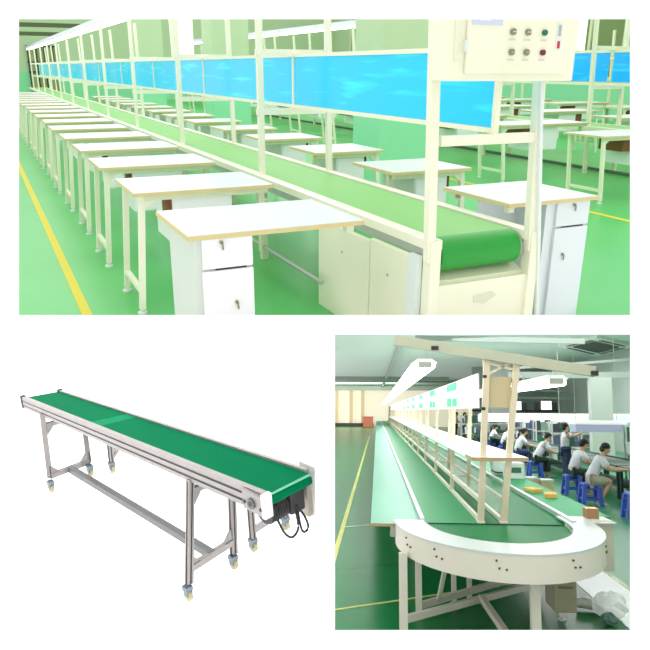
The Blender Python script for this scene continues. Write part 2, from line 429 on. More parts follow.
# ---- anything that would reach into the lower rooms ends on the shelf
def cut(objs, co_cam, no_cam):
    bpy.context.view_layer.update()
    co = CAMFR @ Vector(co_cam); no = (CAMFR.to_3x3() @ Vector(no_cam)).normalized()
    for o in objs:
        if o.type != 'MESH': continue
        mw = o.matrix_world; inv = mw.inverted()
        d = [(mw @ v.co - co).dot(no) for v in o.data.vertices]
        if not d or max(d) <= 1e-5: continue
        if min(d) >= -1e-5:
            for ch in list(o.children): bpy.data.objects.remove(ch)
            bpy.data.objects.remove(o); continue
        if o.data.users > 1: o.data = o.data.copy()
        bm = bmesh.new(); bm.from_mesh(o.data)
        lc = inv @ co; ln = (mw.to_3x3().transposed() @ no).normalized()
        rr = bmesh.ops.bisect_plane(bm, geom=bm.verts[:] + bm.edges[:] + bm.faces[:], plane_co=lc, plane_no=ln, clear_outer=True, dist=1e-6)
        ed = [e for e in bm.edges if e.is_boundary]
        try: bmesh.ops.holes_fill(bm, edges=ed, sides=0)
        except Exception: pass
        bm.to_mesh(o.data); bm.free()
cut([o for o in bpy.data.objects if o not in first_room], (0, -0.0205, 3), (0, 1, 0))

# ================================================================== ROOM 2 : white studio with the mobile conveyor
ROOM[0] = G2
before2 = set(bpy.data.objects)
studio = mat('glowing white studio floor', (255, 255, 255), 0.95, col2=(253, 253, 253), emis=.85)  # emission added so the plain studio floor turns pure white
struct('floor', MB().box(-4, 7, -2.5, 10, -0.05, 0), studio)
alu = mat('brushed aluminium profile', (158, 152, 150), 0.38, 0.3, col2=(140, 134, 132), scale=8)
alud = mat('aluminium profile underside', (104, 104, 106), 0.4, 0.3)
groove = mat('profile groove', (40, 37, 36), 0.6)
whitem = mat('white end plate', (226, 226, 224), 0.4)
belt2 = mat('teal green belt', (3, 114, 74), 0.6, col2=(2, 102, 64), scale=5, stretch=(1, .4, 1), spec=.01)
belt2l = mat('light belt splice', (16, 132, 88), 0.5, spec=.01)
blackm = mat('black motor', (26, 26, 28), 0.45, col2=(44, 44, 46))
def curve(P, n=6):
    P = [Vector(p) for p in P]; Q = [P[0]] + P + [P[-1]]; out = []
    for i in range(1, len(Q) - 2):
        a, b, c, d = Q[i - 1:i + 3]
        for k in range(n):
            t = k / n
            out.append(.5 * (2 * b + (c - a) * t + (2 * a - 5 * b + 4 * c - d) * t * t + (3 * b - a - 3 * c + d) * t ** 3))
    return out + [P[-1]]
cable = mat('black cable rubber', (18, 18, 20), 0.5)
wheelm = mat('ivory caster wheel', (176, 168, 130), 0.5)
brkt = mat('zinc caster bracket', (112, 124, 136), 0.35, 0.4)
LN, W2 = 2.86, 0.294
def zn(y): return 0.762 + (0.542 - 0.762) * (y + 0.02) / 2.88
def zf(y): return 0.759 + (0.506 - 0.759) * y / 2.85
def th(y): return 0.107 + (0.086 - 0.107) * y / 2.86
mc = thing('mobile_belt_conveyor', 'aluminium belt conveyor on casters with teal green belt, standing alone on white', 'conveyor')
def rail(x0, x1, zz, hang=True):
    m = MB(); vs = []
    for y in (-0.03 if x0 < .1 else 0.0, LN):
        for x, dz in ((x0, 0), (x1, 0), (x1, -th(y)), (x0, -th(y))): vs.append((x, y, zz(y) + dz))
    return m.add(vs, [(0, 1, 2, 3), (7, 6, 5, 4), (0, 4, 5, 1), (1, 5, 6, 2), (2, 6, 7, 3), (3, 7, 4, 0)])
rn = rail(-0.006, 0.022, zn).build('side_rail', alu, mc)
for fz in (0.34, 0.72):
    MB().add([(-0.0075, .09, zn(.09) - th(.09) * fz + .006), (-0.0075, LN - .01, zn(LN) - th(LN) * fz + .003), (-0.0075, LN - .01, zn(LN) - th(LN) * fz - .003), (-0.0075, .09, zn(.09) - th(.09) * fz - .006)], [(0, 1, 2, 3)]).build('profile_groove', groove, rn)
rf = rail(W2 - 0.02, W2, zf).build('side_rail', alu, mc)
for x, zz in ((-0.008, zn), (W2 - .022, zf)):
    MB().box(x, x + .032, LN - .03, LN + .004, zz(LN) - th(LN) - .002, zz(LN) + .006).build('end_cap', groove, mc)
def zb(x, y): return (zn(y) * (W2 - x) + zf(y) * x) / W2 - 0.012
m = MB(); ny = 12
for i in range(ny + 1):
    y = -0.02 + (LN - .01 + .02) * i / ny
    m.v += [Vector((.02, y, zb(.02, y))), Vector((W2 - .02, y, zb(W2 - .02, y))), Vector((.02, y, zb(.02, y) - .012)), Vector((W2 - .02, y, zb(W2 - .02, y) - .012))]
for i in range(ny):
    a = i * 4; m.f += [(a, a + 1, a + 5, a + 4), (a + 2, a + 6, a + 7, a + 3)]
m.f += [(0, 2, 3, 1)]
bb = m.build('belt', belt2, mc)
rr = 0.03
arc = [(-0.02 - rr * math.sin(t), zb(.15, -.02) - rr + rr * math.cos(t)) for t in [PI * k / 12 for k in range(13)]]
MB().prism(arc + [(.1, zb(.15, 0) - 2 * rr), (.1, zb(.15, 0) - .01)], 0, .022, W2 - .022).build('belt_turn', belt2, bb, smooth=True)
MB().add([(.022, y, zb(.022, y) + .0012) if i % 2 == 0 else (W2 - .022, y, zb(W2 - .022, y) + .0012) for i, y in enumerate((1.79, 1.75, 1.65, 1.62))], [(0, 1, 3, 2)]).build('belt_splice', belt2l, bb)
MB().add([(.022, -.045, zb(.02, -.02) - .0015), (W2 - .022, -.045, zb(W2, -.02) - .0035), (W2 - .022, -.03, zb(W2, -.02) + .001), (.022, -.03, zb(.02, -.02) + .001)], [(0, 1, 2, 3)]).build('belt_edge_highlight', mat('painted belt highlight', (96, 176, 146), .5), bb)  # pale strip paints the highlight where the belt turns
# drive end
ep = MB().box(-0.022, -0.006, -0.045, 0.115, zn(0) - .112, zn(0) - .012).build('bearing_plate', alu, mc, bevel=.003)
MB().cyl((-0.032, .045, zn(0) - .065), (-0.022, .045, zn(0) - .065), .026, 18).build('bearing', alud, ep, smooth=True)
MB().cyl((-0.034, .045, zn(0) - .065), (-0.032, .045, zn(0) - .065), .014, 14).build('bearing_bore', blackm, ep)
for y in (-.02, .1): MB().cyl((-0.027, y, zn(0) - .075), (-0.022, y, zn(0) - .075), .009, 10).build('bolt', blackm, ep)
MB().box(-.024, .024, -.05, -.026, zn(0) - .115, zn(0) + .004).build('end_block', whitem, mc, bevel=.002)
g = MB().box(W2 + .03, W2 + .04, -0.02, 0.10, .455, .755).build('guard_plate', whitem, mc)
MB().box(W2 + .0, W2 + .03, .02, .10, .49, .70).build('guard_bracket', mat('tan grey plate', (176, 168, 152), .5), g)
mo = MB().cyl((.06, .07, .605), (.17, .07, .605), .062, 18)
for k in range(6): mo.cyl((.07 + .016 * k, .07, .605), (.077 + .016 * k, .07, .605), .067, 18)
mo = mo.build('motor', blackm, mc, smooth=True)
MB().box(.17, .26, .0, .13, .56, .68).build('gearbox', blackm, mo, bevel=.006)
MB().box(.10, .15, .01, .05, .655, .68).build('terminal_box', blackm, mo)
MB().tube(curve([(.10, .02, .56), (.11, -.01, .50), (.145, -.02, .465), (.185, -.02, .49), (.20, .0, .55), (.19, .01, .60)]), .006).build('motor_cable', cable, mo, smooth=True)
MB().tube(curve([(.20, .0, .60), (.235, -.01, .54), (.25, -.02, .48), (.235, -.02, .455), (.21, -.02, .47), (.205, -.01, .53), (.21, 0, .60)]), .006).build('motor_cable', cable, mo, smooth=True)
# legs: foot, top
def caster(x, y, parent, s=1.0):
    c = MB().box(x - .02, x + .02, y - .022, y + .022, .062 * s, .086 * s)
    for dx in (-.015, .015): c.prism([(y - .016, .03 * s), (y + .016, .03 * s), (y + .02, .066 * s), (y - .02, .066 * s)], 0, x + dx - .002, x + dx + .002)
    c = c.build('caster_bracket', brkt, parent)
    MB().cyl((x - .011, y, .03 * s), (x + .011, y, .03 * s), .03 * s, 16).build('caster_wheel', wheelm, parent, smooth=True)
def lerp(a, b, t): return tuple(a[i] + (b[i] - a[i]) * t for i in range(3))
def leg(foot, top, w=.034):
    t0 = .086 / top[2]
    p0 = lerp(foot, top, t0)
    l = MB().beam(p0, top, w, w).build('leg', alu, mc)
    d = (Vector(top) - Vector(p0)).normalized()
    for off in ((-w / 2, 0, 0), (0, -w / 2, 0)):
        a = Vector(p0) + Vector(off) + Vector((0, 0, .005)); b = Vector(top) + Vector(off) + Vector((0, 0, -.005))
        MB().beam(a, b, .007, .004).build('profile_groove', groove, l)
    caster(foot[0], foot[1], l)
    return l
An, At = (-.109, 2.277, 0), (.002, 2.498, .50)
Af, Aft = (.186, 2.283, 0), (.294, 2.50, .47)
Rn, Rt = (-.132, .533, 0), (.002, .596, .62)
Rf, Rft = (.191, .570, 0), (.294, .640, .60)
for f_, t_ in ((An, At), (Af, Aft), (Rn, Rt), (Rf, Rft)): leg(f_, t_)
lows = []
for (a, at, b, bt, t1, t2) in ((An, At, Af, Aft, .2, .84), (Rn, Rt, Rf, Rft, .26, .9)):
    p, q = lerp(a, at, t1), lerp(b, bt, t1)
    MB().beam(p, q, .034, .034).build('lower_crossbar', alu, mc); lows.append(lerp(p, q, .5))
    p, q = lerp(a, at, t2), lerp(b, bt, t2)
    u = MB().beam(p, q, .03, .03).build('upper_crossbar', alu, mc)
    if t1 > .25: MB().beam(lerp(p, q, .3), lerp(p, q, .6), .036, .036).build('dark_clamp', blackm, u)
    for (e0, e1, v0) in ((a, at, b), (b, bt, a)):
        side = Vector(v0) - Vector(e0); side.z = 0; side.normalize()
        for t, sg in ((t1, 1), (t2, -1)):
            c0 = Vector(lerp(e0, e1, t))
            MB().add([c0 + side * .015 + Vector((0, -.01, sg * .015)), c0 + side * .07 + Vector((0, -.01, sg * .015)), c0 + side * .015 + Vector((0, -.01, sg * .075)),
                      c0 + side * .015 + Vector((0, .01, sg * .015)), c0 + side * .07 + Vector((0, .01, sg * .015)), c0 + side * .015 + Vector((0, .01, sg * .075))],
                     [(0, 1, 2), (5, 4, 3), (0, 3, 4, 1), (1, 4, 5, 2), (2, 5, 3, 0)]).build('corner_bracket', alu, mc)
MB().beam(lows[0], lows[1], .04, .04).build('stretcher', alud, mc)
MB().beam((-.03, .35, .52), (.25, .37, .50), .05, .05).build('cable_clamp', blackm, mc) if False else None
# rear support feet
B1, B2, B3 = (.37, .619, 0), (.643, .647, 0), (.318, 2.206, 0)
for f_, h in ((B1, .40), (B2, .26), (B3, .22)): leg(f_, (f_[0] + .01, f_[1], h), .032)
MB().beam((.37, .619, .13), (.643, .647, .13), .03, .03).build('lower_crossbar', alu, mc)
MB().beam((.318, 2.206, .17), (.52, 2.22, .17), .028, .028).build('rear_crossbar', alu, mc)
MB().beam((.318, 2.206, .10), (.40, 2.21, .17), .022, .022).build('rear_brace', alu, mc)
cut([o for o in bpy.data.objects if o not in before2], (-0.018, 0, 3), (1, 0, 0))
cut([o for o in bpy.data.objects if o not in before2], (0, 0.0205, 3), (0, -1, 0))

# ================================================================== ROOM 3 : U-turn assembly line with workers
ROOM[0] = G3
before3 = set(bpy.data.objects)
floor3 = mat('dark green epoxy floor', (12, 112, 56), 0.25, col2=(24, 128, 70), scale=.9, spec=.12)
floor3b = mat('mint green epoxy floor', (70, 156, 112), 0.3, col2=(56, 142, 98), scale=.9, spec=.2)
floor3c = mat('painted silvery floor glare', (150, 186, 168), 0.18, col2=(120, 168, 146), scale=1.4)  # silvery tone paints the glare lying on the green floor
ivory = mat('ivory painted steel', (240, 230, 218), 0.45, col2=(232, 222, 208))
ringtop = mat('white grey ring top', (214, 220, 220), 0.3, col2=(204, 212, 212))
tan = mat('tan wood edge', (188, 164, 128), 0.6, col2=(170, 146, 110))
ceilm = mat('grey green ceiling', (196, 212, 202), 0.9, col2=(186, 204, 192), scale=.3)
darkg = mat('dark grey green wall', (164, 178, 168), 0.8, col2=(138, 154, 144), scale=.5)
warm = mat('warm cream wall', (255, 246, 230), 0.8, col2=(250, 236, 210), scale=.6, stretch=(2, 1, .2), emis=.3)  # emission brightens the far wall, which is no light source
beltd = mat('emerald belt', (14, 124, 68), 0.4, col2=(8, 112, 60), scale=1.5, spec=.06)
beltg = mat('bright green belt', (36, 148, 92), 0.35, col2=(26, 136, 80), scale=1.5, spec=.12)
mint = mat('pale mint laminate', (122, 184, 160), 0.45, col2=(108, 174, 148), scale=1)
mintg = mat('mint green laminate', (58, 168, 112), 0.4, col2=(48, 156, 102), scale=1, spec=.15)
beige = mat('beige painted beam', (190, 190, 166), 0.6, col2=(176, 178, 156))
pipe = mat('grey ceiling pipe', (152, 164, 156), 0.6)
boardw = mat('glossy white board', (244, 240, 236), 0.5)
cardg = mat('green card', (40, 196, 140), 0.6)
greymo = mat('beige grey motor box', (176, 166, 138), 0.5, col2=(150, 144, 118))
ylw = mat('pale yellow floor line', (220, 222, 130), 0.6)
wline = mat('pale floor line', (224, 230, 200), 0.6)
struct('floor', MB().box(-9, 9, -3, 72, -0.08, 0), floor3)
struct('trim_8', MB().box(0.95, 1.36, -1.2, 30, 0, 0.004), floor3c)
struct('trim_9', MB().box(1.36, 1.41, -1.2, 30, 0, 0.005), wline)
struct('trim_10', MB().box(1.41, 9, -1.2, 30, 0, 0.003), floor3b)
struct('trim_11', MB().box(-1.47, -1.41, 1.2, 40, 0, 0.004), ylw)
struct('trim_12', MB().beam((-1.6, -.11, .002), (.4, 1.16, .002), .03, .004), ylw)
struct('trim_13', MB().beam((-1.41, 4.24, .002), (-1.0, 4.48, .002), .04, .004), wline)
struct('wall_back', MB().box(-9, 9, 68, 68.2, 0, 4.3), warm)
struct('ceiling', MB().box(-9, 9, 5, 72, 4.1, 4.2), ceilm)
wr = struct('wall_right', MB().box(9, 9.2, 8, 68, 0, 4.3), mat('pale clutter wall', (196, 206, 196), .8, col2=(150, 170, 158), scale=.5))
struct('wall_right', MB().box(4.4, 9, 34, 34.2, 1.64, 4.3), darkg)
struct('wall_right', MB().box(4.4, 9, 34.01, 34.2, 0, 1.64), mat('pale far wall', (214, 222, 214), .8, col2=(180, 196, 184), scale=.6))
for i, (p, q, w_, mt) in enumerate([((-.10, 17.6, 3.95), (-.45, 66, 3.95), .12, pipe), ((-6, 45, 3.95), (4.3, 46, 3.95), .3, pipe), ((-6, 63, 3.8), (9, 63, 3.8), .4, darkg),
                                  ((.3, 16.5, 3.95), (5.2, 15.2, 3.7), .16, pipe), ((4.0, 19.0, 3.15), (9.0, 18.5, 3.5), .09, pipe), ((4.2, 33.8, 1.66), (9, 33.8, 1.66), .09, dark),
                                  ((4.6, 30, 2.3), (8.8, 30, 2.3), .1, pipe), ((4.6, 30, 2.8), (8.8, 30, 2.6), .1, pipe)]):
    struct('trim_%d' % (14 + i), MB().beam(p, q, w_, w_), mt)
for x in (-5.3, -3.8, -2.6): struct('trim_23', MB().box(x, x + .3, 67.6, 68, 0, 3.9), mat('warm tan pier', (244, 226, 186), .8))
struct('trim_24', MB().box(-5.4, -1.3, 67, 67.5, 0, .35), dark)
single('red_crate', MB().box(-2.35, -1.35, 65, 65.8, 0, 1.0).box(-2.4, -1.3, 64.95, 65.85, .9, 1.05), mat('rust red crate', (196, 110, 80), .6), 'small rust red crate at the foot of the far cream wall', 'crate')
struct('trim_25', MB().box(3.0, 9, 15.2, 15.5, 2.62, 2.8), pipe)
col_ = struct('column', MB().box(5.25, 5.86, 15, 15.3, 0, 2.62), mat('pale column paint', (196, 202, 196), .8))
col2_ = struct('column', MB().box(4.6, 5.6, 29, 30, 0, 4.1), mat('pale column paint', (216, 220, 212), .8))

# ---- U-turn conveyor
AI, AO, BI, BO, H, SK = 0.571, 0.809, 0.98, 1.345, 0.75, 0.183
N = 40
def ell(a, b, n=N, t0=0, t1=PI):
    ts = [t0 + (t1 - t0) * k / n for k in range(n + 1)]
    return [(-a * math.cos(t) * (.965 if math.cos(t) < 0 and a > .7 else 1), -b * math.sin(t)) for t in ts]
uc = thing('u_turn_conveyor', 'curved ivory conveyor turn with emerald belt and white ring top, front of the line', 'conveyor')
inn, out = ell(AI, BI), ell(AO, BO)
m = MB(); m.v = [Vector((x, y, H)) for x, y in inn] + [Vector((x, y, H)) for x, y in out] + [Vector((x, y, H - .012)) for x, y in inn] + [Vector((x, y, H - .012)) for x, y in out]
n1 = N + 1
for k in range(N):
    m.f += [(k, k + 1, n1 + k + 1, n1 + k), (2 * n1 + k + 1, 2 * n1 + k, 3 * n1 + k, 3 * n1 + k + 1), (k + 1, k, 2 * n1 + k, 2 * n1 + k + 1), (n1 + k, n1 + k + 1, 3 * n1 + k + 1, 3 * n1 + k)]
m.box(AI, .97, 0.0, .34, H - .012, H)
m.build('ring_top', ringtop, uc, smooth=True)
o2 = ell(AO - .004, BO - .004); o3 = ell(AO - .02, BO - .02)
m = MB(); m.v = [Vector((x, y, z)) for z in (H - .012, H - SK) for x, y in o2] + [Vector((x, y, z)) for z in (H - .012, H - SK) for x, y in o3]
for k in range(N): m.f += [(k, k + 1, n1 + k + 1, n1 + k), (2 * n1 + k + 1, 2 * n1 + k, 3 * n1 + k, 3 * n1 + k + 1), (n1 + k, n1 + k + 1, 3 * n1 + k + 1, 3 * n1 + k)]
sk = m.build('ring_skirt', ivory, uc, smooth=True)
def on_skirt(t, z, dr=0.0): return (-(AO + dr) * math.cos(t) * (.965 if math.cos(t) < 0 else 1), -(BO + dr) * math.sin(t), z)
for t in (.42, .80, 1.32, 1.95, 2.55):
    for dt, z in ((0, .70), (.02, .655), (.075, .65)):
        p, q = on_skirt(t + dt, z, -.006), on_skirt(t + dt, z, .006)
        MB().cyl(p, q, .007, 10).build('bolt', mat('dark bolt', (96, 88, 74), .5, .3), sk)
fill = [(x * .985, y * .985) for x, y in inn]
tb = MB().prism(fill, 2, H - .05, H - .03).build('turn_belt', beltd, uc)
for x0, x1, nm in ((-.56, -.07, 'straight_belt'), (.09, .61, 'straight_belt')):
    MB().box(x0, x1, 0.012, 60, H - .05, H - .028).build(nm, beltg if x0 < 0 else beltd, uc)
MB().box(-.07, .09, .012, 60, H - .06, H - .032).build('belt_pan', beltd, uc)
MB().box(-.56, .61, -.004, .01, H - .04, H - .022).build('belt_seam', mat('dark seam', (14, 70, 48), .5), uc)
MB().box(-.60, -.565, 0.0, 60, H - .06, H + .012).build('side_rail', ringtop, uc)
MB().box(.615, .655, 0.0, 60, H - .06, H + .012).build('side_rail', ringtop, uc)
m = MB(); inl = ell(AI, BI); inl2 = ell(AI - .012, BI - .012)
m.v = [Vector((x, y, H)) for x, y in inl2] + [Vector((x, y, H - .05)) for x, y in inl2]
for k in range(N): m.f.append((k, k + 1, n1 + k + 1, n1 + k))
m.build('inner_lip', ivory, uc, smooth=True)
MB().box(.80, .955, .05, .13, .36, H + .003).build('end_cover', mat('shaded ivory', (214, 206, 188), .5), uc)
bk = MB().box(-.845, -.80, -.06, .02, .62, .70).build('latch_bracket', greymetal, uc)
MB().cyl((-.85, -.03, .64), (-.80, -.03, .64), .02, 12).build('latch_knob', greymetal, bk)
def rleg(x, y, z1=.60, w=.045, foot=True):
    l = MB().box(x - w / 2, x + w / 2, y - w / 2, y + w / 2, 0.03, z1).build('leg', ivory, uc)
    if foot: MB().cyl((x, y, 0), (x, y, .012), .035, 12).cyl((x, y, .01), (x, y, .04), .012, 8).build('levelling_foot', ringtop, l)
    return l
rleg(-.765, -.60, .6, .06); rleg(-.62, .0, .6, .05); rleg(.07, -1.12, .6, .06); rleg(.50, -.05, .4, .05)
rleg(-.30, .35, .6, .04); rleg(-.16, .42, .6, .04)
MB().beam((-.765, -.60, .13), (.50, .62, .13), .04, .05).build('leg_stretcher', ivory, uc)
MB().beam((-.62, .0, .07), (.55, .95, .16), .04, .05).build('leg_stretcher', ivory, uc)
MB().beam((-.40, -.30, .57), (-.45, .12, .09), .03, .03).build('diagonal_brace', ivory, uc)
MB().beam((-.12, .0, .15), (.02, -1.0, .0), .045, .045).build('floor_strut', ivory, uc)
mb_ = MB().box(.33, .49, -.55, -.25, .19, .56).build('motor_box', greymo, uc, bevel=.006)
for k in range(4): MB().box(.36, .46, -.556, -.55, .36 + .04 * k, .375 + .04 * k).build('vent_slot', mat('vent shade', (120, 112, 90), .6), mb_)
for y in (3, 6, 9, 13, 18, 24):
    for x in (-.5, .55): rleg(x, y, .7, .05)
# side boards
sb = MB().box(-1.007, -.602, -.03, 60, .70, .722)
o = single('side_worktop', sb, mint, 'long pale mint worktop running along the left of the line', 'worktop')
MB().box(-1.012, -.602, -.036, -.03, .698, .722).build('wood_edge', tan, o)
for y in (2, 6, 10, 15, 21): MB().box(-.68, -.63, y, y + .05, 0, .70).build('worktop_leg', ivory, o)
o = single('side_worktop', MB().box(.658, 1.03, .345, 60, .725, .748), mintg, 'long green worktop along the right of the line holding yellow packets', 'worktop')
for y in (2, 6, 10, 15, 21): MB().box(.95, 1.0, y, y + .05, 0, .725).build('worktop_leg', ivory, o)

# ---- centre bench frame with shelf
bf = thing('bench_frame', 'tall ivory frame with long white shelf rising between the two belt runs', 'frame')
ivory2 = mat('ivory frame post', (226, 212, 186), 0.5, col2=(216, 200, 172))
SP = 2.24
for k in range(0, 22):
    y = .08 + SP * k
    for x, lean in ((-.10, .085), (.085, .155)):
        if k: lean = .05
        p = MB().beam((x, y, H - .03), (x + lean, y, 1.95 if k else 2.12), .05 if k == 0 else .04, .05).build('post', ivory2, bf)
        if k == 0:
            for z in (1.66, 1.93): MB().cyl((x + lean * (z - .72) / 1.4 - .03, y - .02, z), (x + lean * (z - .72) / 1.4 + .0, y - .02, z), .014, 10).build('clamp', blackm, p) if x < 0 else None
    if k: MB().beam((-.10, y, .9), (.085, y, .9), .03, .03).build('cross_tie', ivory, bf)
    MB().beam((-.05 if k else -.02, y, 1.93 if k else 2.07), (.13 if k else .24, y, 1.93 if k else 2.07), .03, .03).build('top_tie', ivory2, bf)
MB().box(-.115, -.085, .08, 50, H - .03, H + .005).build('base_rail', ivory, bf)
MB().box(.07, .10, .08, 50, H - .03, H + .005).build('base_rail', ivory, bf)
MB().beam((-.09, .08, .90), (-.09, 50, .90), .03, .035).build('middle_rail', ivory, bf)
MB().beam((.105, .08, .90), (.105, 50, .90), .03, .035).build('middle_rail', ivory, bf)
for x in (-.10, .085): MB().box(x - .03, x + .03, .03, .14, H - .028, H - .01).build('foot_plate', ivory, bf)
sh = MB().box(-.16, .29, .02, 50, 1.235, 1.26).build('shelf', mat('white shelf laminate', (255, 255, 255), .4, emis=.25), bf)  # shelf given a little emission to look brighter
MB().box(-.163, .293, .012, .02, 1.228, 1.26).build('shelf_edge', tan, sh)
MB().box(-.165, -.16, .02, .5, 1.235, 1.26).build('shelf_edge', tan, sh)
MB().box(-.03, .185, .11, .125, 1.67, 1.93).build('end_board', mat('beige end board', (206, 190, 150), .6), bf)
MB().beam((-.03, .07, 2.05), (.24, .07, 1.98), .02, .02).build('brace', ivory2, bf)
MB().beam((-.03, .07, 1.94), (.22, .07, 2.07), .02, .02).build('brace', ivory2, bf)
MB().beam((-.80, .05, 2.24), (.86, .05, 1.97), .08, .085).build('lamp_beam', beige, bf)
MB().beam((-.49, .03, 2.165), (-.13, .03, 2.10), .03, .03).build('conduit_bar', greymetal, bf)
MB().box(-.49, -.43, .0, .06, 2.15, 2.185).build('bar_end', blackm, bf)
for x, z in ((.86, 1.955),): MB().box(x - .04, x + .02, .0, .06, z - .02, z + .02).build('bar_end', blackm, bf)
# white boards with green cards
for k in range(0, 14):
    y0 = .2 + 2.9 * k
    wbo = single('white_board', MB().box(-.078, -.068, y0, y0 + 2.82, 1.665, 1.965), boardw,
                 '%s glossy white board from the front, hung along the frame above the shelf' % ORD[k], 'board', 'white boards above the shelf')
    if k < 6:
        for (ya, yb, za, zb_) in ((1.65, 2.7, 1.87, 1.955), (1.65, 2.1, 1.69, 1.78), (2.22, 2.7, 1.69, 1.79)):
            MB().box(-.082, -.078, y0 + ya, y0 + yb, za, zb_).build('green_card', cardg, wbo)
# tube lamps
def lamp3(x, z, y0, n, dy, lab, group):
    first = None
    for k in range(n):
        lb = lab % ORD[k]
        if first is None:
            t = thing('tube_lamp', lb, 'lamp', (x, y0, z), 0, group)
            MB().prism([(-.11, 0.015), (-.06, .05), (.06, .05), (.11, .015)], 1, 0, dy - .02).build('lamp_housing', mat('white lamp housing', (236, 240, 236), .4, emis=.3), t)
            for dx in (-.06, .06): MB().cyl((dx, 0.0, -.015), (dx, dy - .03, -.015), .03, 10).build('lamp_tube', mat('bright tube', (255, 255, 255), .4, emis=8.0), t, smooth=True)
            for yy in (.06, dy * .55): MB().beam((0, yy, .03), (0, yy, .13), .012, .03).build('hanger', greymetal, t)
            MB().box(-.06, .06, -.02, 0.0, -.03, .02).build('lamp_holder', greymetal, t)
            first = t
        else: dup(first, (x, y0 + k * dy, z), lb)
lamp3(-.53, 2.045, .25, 16, 2.4, '%s double tube lamp from the front of the row above the left belt', 'tube lamps above the left belt')
lamp3(.58, 1.90, .2, 10, 2.4, '%s double tube lamp from the front of the row above the right belt', 'tube lamps above the right belt')

# ---- ceiling cassette
ac = thing('ceiling_air_conditioner', 'square grey ceiling air conditioner cassette above the workers at right', 'air conditioner', (7.1, 20.6, 4.0))
oq = [(-1.40, -.34), (1.42, 4.32), (1.35, -.26), (-.93, -3.42)]
iq = [(-.92, -.33), (.80, 2.29), (.84, -.28), (-.71, -2.47)]
MB().prism(oq, 2, 0.0, .1).build('housing', mat('cassette grey green', (214, 224, 214), .6), ac)
g_ = MB().prism(iq, 2, -.02, 0.0)
for k in range(1, 9):
    t = k / 9
    p = [iq[0][a] + (iq[3][a] - iq[0][a]) * t for a in (0, 1)]; q = [iq[1][a] + (iq[2][a] - iq[1][a]) * t for a in (0, 1)]
    g_.beam((p[0], p[1], -.03), (q[0], q[1], -.03), .07, .03)
g_.build('grille', mat('grille grey', (84, 96, 88), .7), ac)
for a, b in ((0, 1), (1, 2), (2, 3), (3, 0)):
    P_ = [Vector(((oq[n][0] * .55 + iq[n][0] * .45), (oq[n][1] * .55 + iq[n][1] * .45), -.012)) for n in (a, b)]
    d_ = (P_[1] - P_[0]) * .12
    MB().beam(P_[0] + d_, P_[1] - d_, .13, .02).build('outlet_slot', dark, ac)

# ---- workers' table line
tgreen = mat('dark green table mat', (22, 84, 58), 0.5, col2=(16, 70, 46))
tdark = mat('dark steel frame', (40, 70, 62), 0.5)
first = None
for k in range(8):
    lb = '%s dark green workbench from the front in the row where workers sit at right' % ORD[k]
    if first is None:
        t = thing('workbench', lb, 'workbench', (3.55, 4.9, 0), 0, 'workbenches of the seated workers'); first = t
        MB().box(0, .8, 0, 2.9, .60, .63).build('tabletop', tgreen, t)
        for x in (.05, .75):
            for y in (.05, 2.85): MB().box(x - .025, x + .025, y - .025, y + .025, 0, .60).build('leg', tdark, t)
        MB().box(.1, .7, .1, 2.8, .2, .24).build('lower_shelf', tdark, t)
        MB().box(.72, .78, .0, 2.9, .63, .66).build('back_rail', tdark, t)
    else: dup(first, (3.55, 4.9 + 3.0 * k, 0), lb)
def rack(label, loc, wdt, hgt, group, seed):
    rnd = random.Random(seed)
    t = thing('equipment_rack', label, 'rack', loc, 0, group)
    f_ = MB()
    for x in (0, wdt):
        for y in (0, .4): f_.box(x - .02, x + .02, y - .02, y + .02, 0, hgt)
    nsh = 3
    for j in range(nsh):
        z = .1 + (hgt - .2) * j / (nsh - 1) * .75
        f_.box(0, wdt, 0, .4, z, z + .03)
        x = .03
        while x < wdt - .12:
            w_ = rnd.uniform(.08, .22); h_ = rnd.uniform(.12, (hgt - .2) * .3)
            c_ = rnd.choice([(34, 86, 66), (60, 64, 70), (230, 234, 230), (120, 150, 136), (40, 120, 90), (88, 96, 130)])
            MB().box(x, min(wdt - .03, x + w_), .05, .33, z + .03, z + .03 + h_).build('instrument', mat('rack goods %d %d %d' % c_, c_, .5), t)
            x += w_ + rnd.uniform(.01, .08)
    f_.build('frame', mat('pale rack steel', (206, 214, 206), .5), t)
    return t
for k, ry in enumerate((5.2, 7.4, 9.6, 16.4, 18.6, 20.8, 23.0)):
    rack('%s crowded equipment rack counted from the front, across the bench from the workers' % ORD[k], (4.45, ry, 0), 1.5, 1.34, 'equipment racks behind the workbenches', k)
for k in range(5):
    rack('%s storage rack from the left along the pale far wall at right' % ['first', 'second', 'third', 'fourth', 'fifth'][k], (3.0 + 1.25 * k, 27.5, 0), 1.1, 1.45, 'storage racks at the far wall', 20 + k)
lilac = mat('lilac light canopy', (190, 194, 228), 0.5, emis=.15)
lc = thing('light_canopy', 'lilac light box with white top hanging over the bench beside the standing worker', 'lamp canopy', (3.42, 10, 0))
MB().box(0, 1.0, 0, .5, 1.19, 1.36).build('canopy_face', lilac, lc)
MB().box(-.02, 1.1, -.02, .5, 1.36, 1.43).build('canopy_top', mat('bright white strip', (252, 252, 250), .5, emis=.4), lc)
for x in (.05, .95): MB().box(x - .005, x + .005, .2, .21, 1.43, 4.1).build('suspension_rod', greymetal, lc)
ls = thing('light_canopy', 'long bright white strip canopy hanging across the back of the workshop', 'lamp canopy', (2.9, 21, 0))
MB().box(0, 6, 0, .4, 1.24, 1.52).build('canopy_face', mat('pale lilac strip', (232, 234, 248), .5, emis=.35), ls)
MB().box(0, 6, -.02, .0, 1.46, 1.56).build('canopy_top', mat('bright white strip', (252, 252, 250), .5, emis=.4), ls)
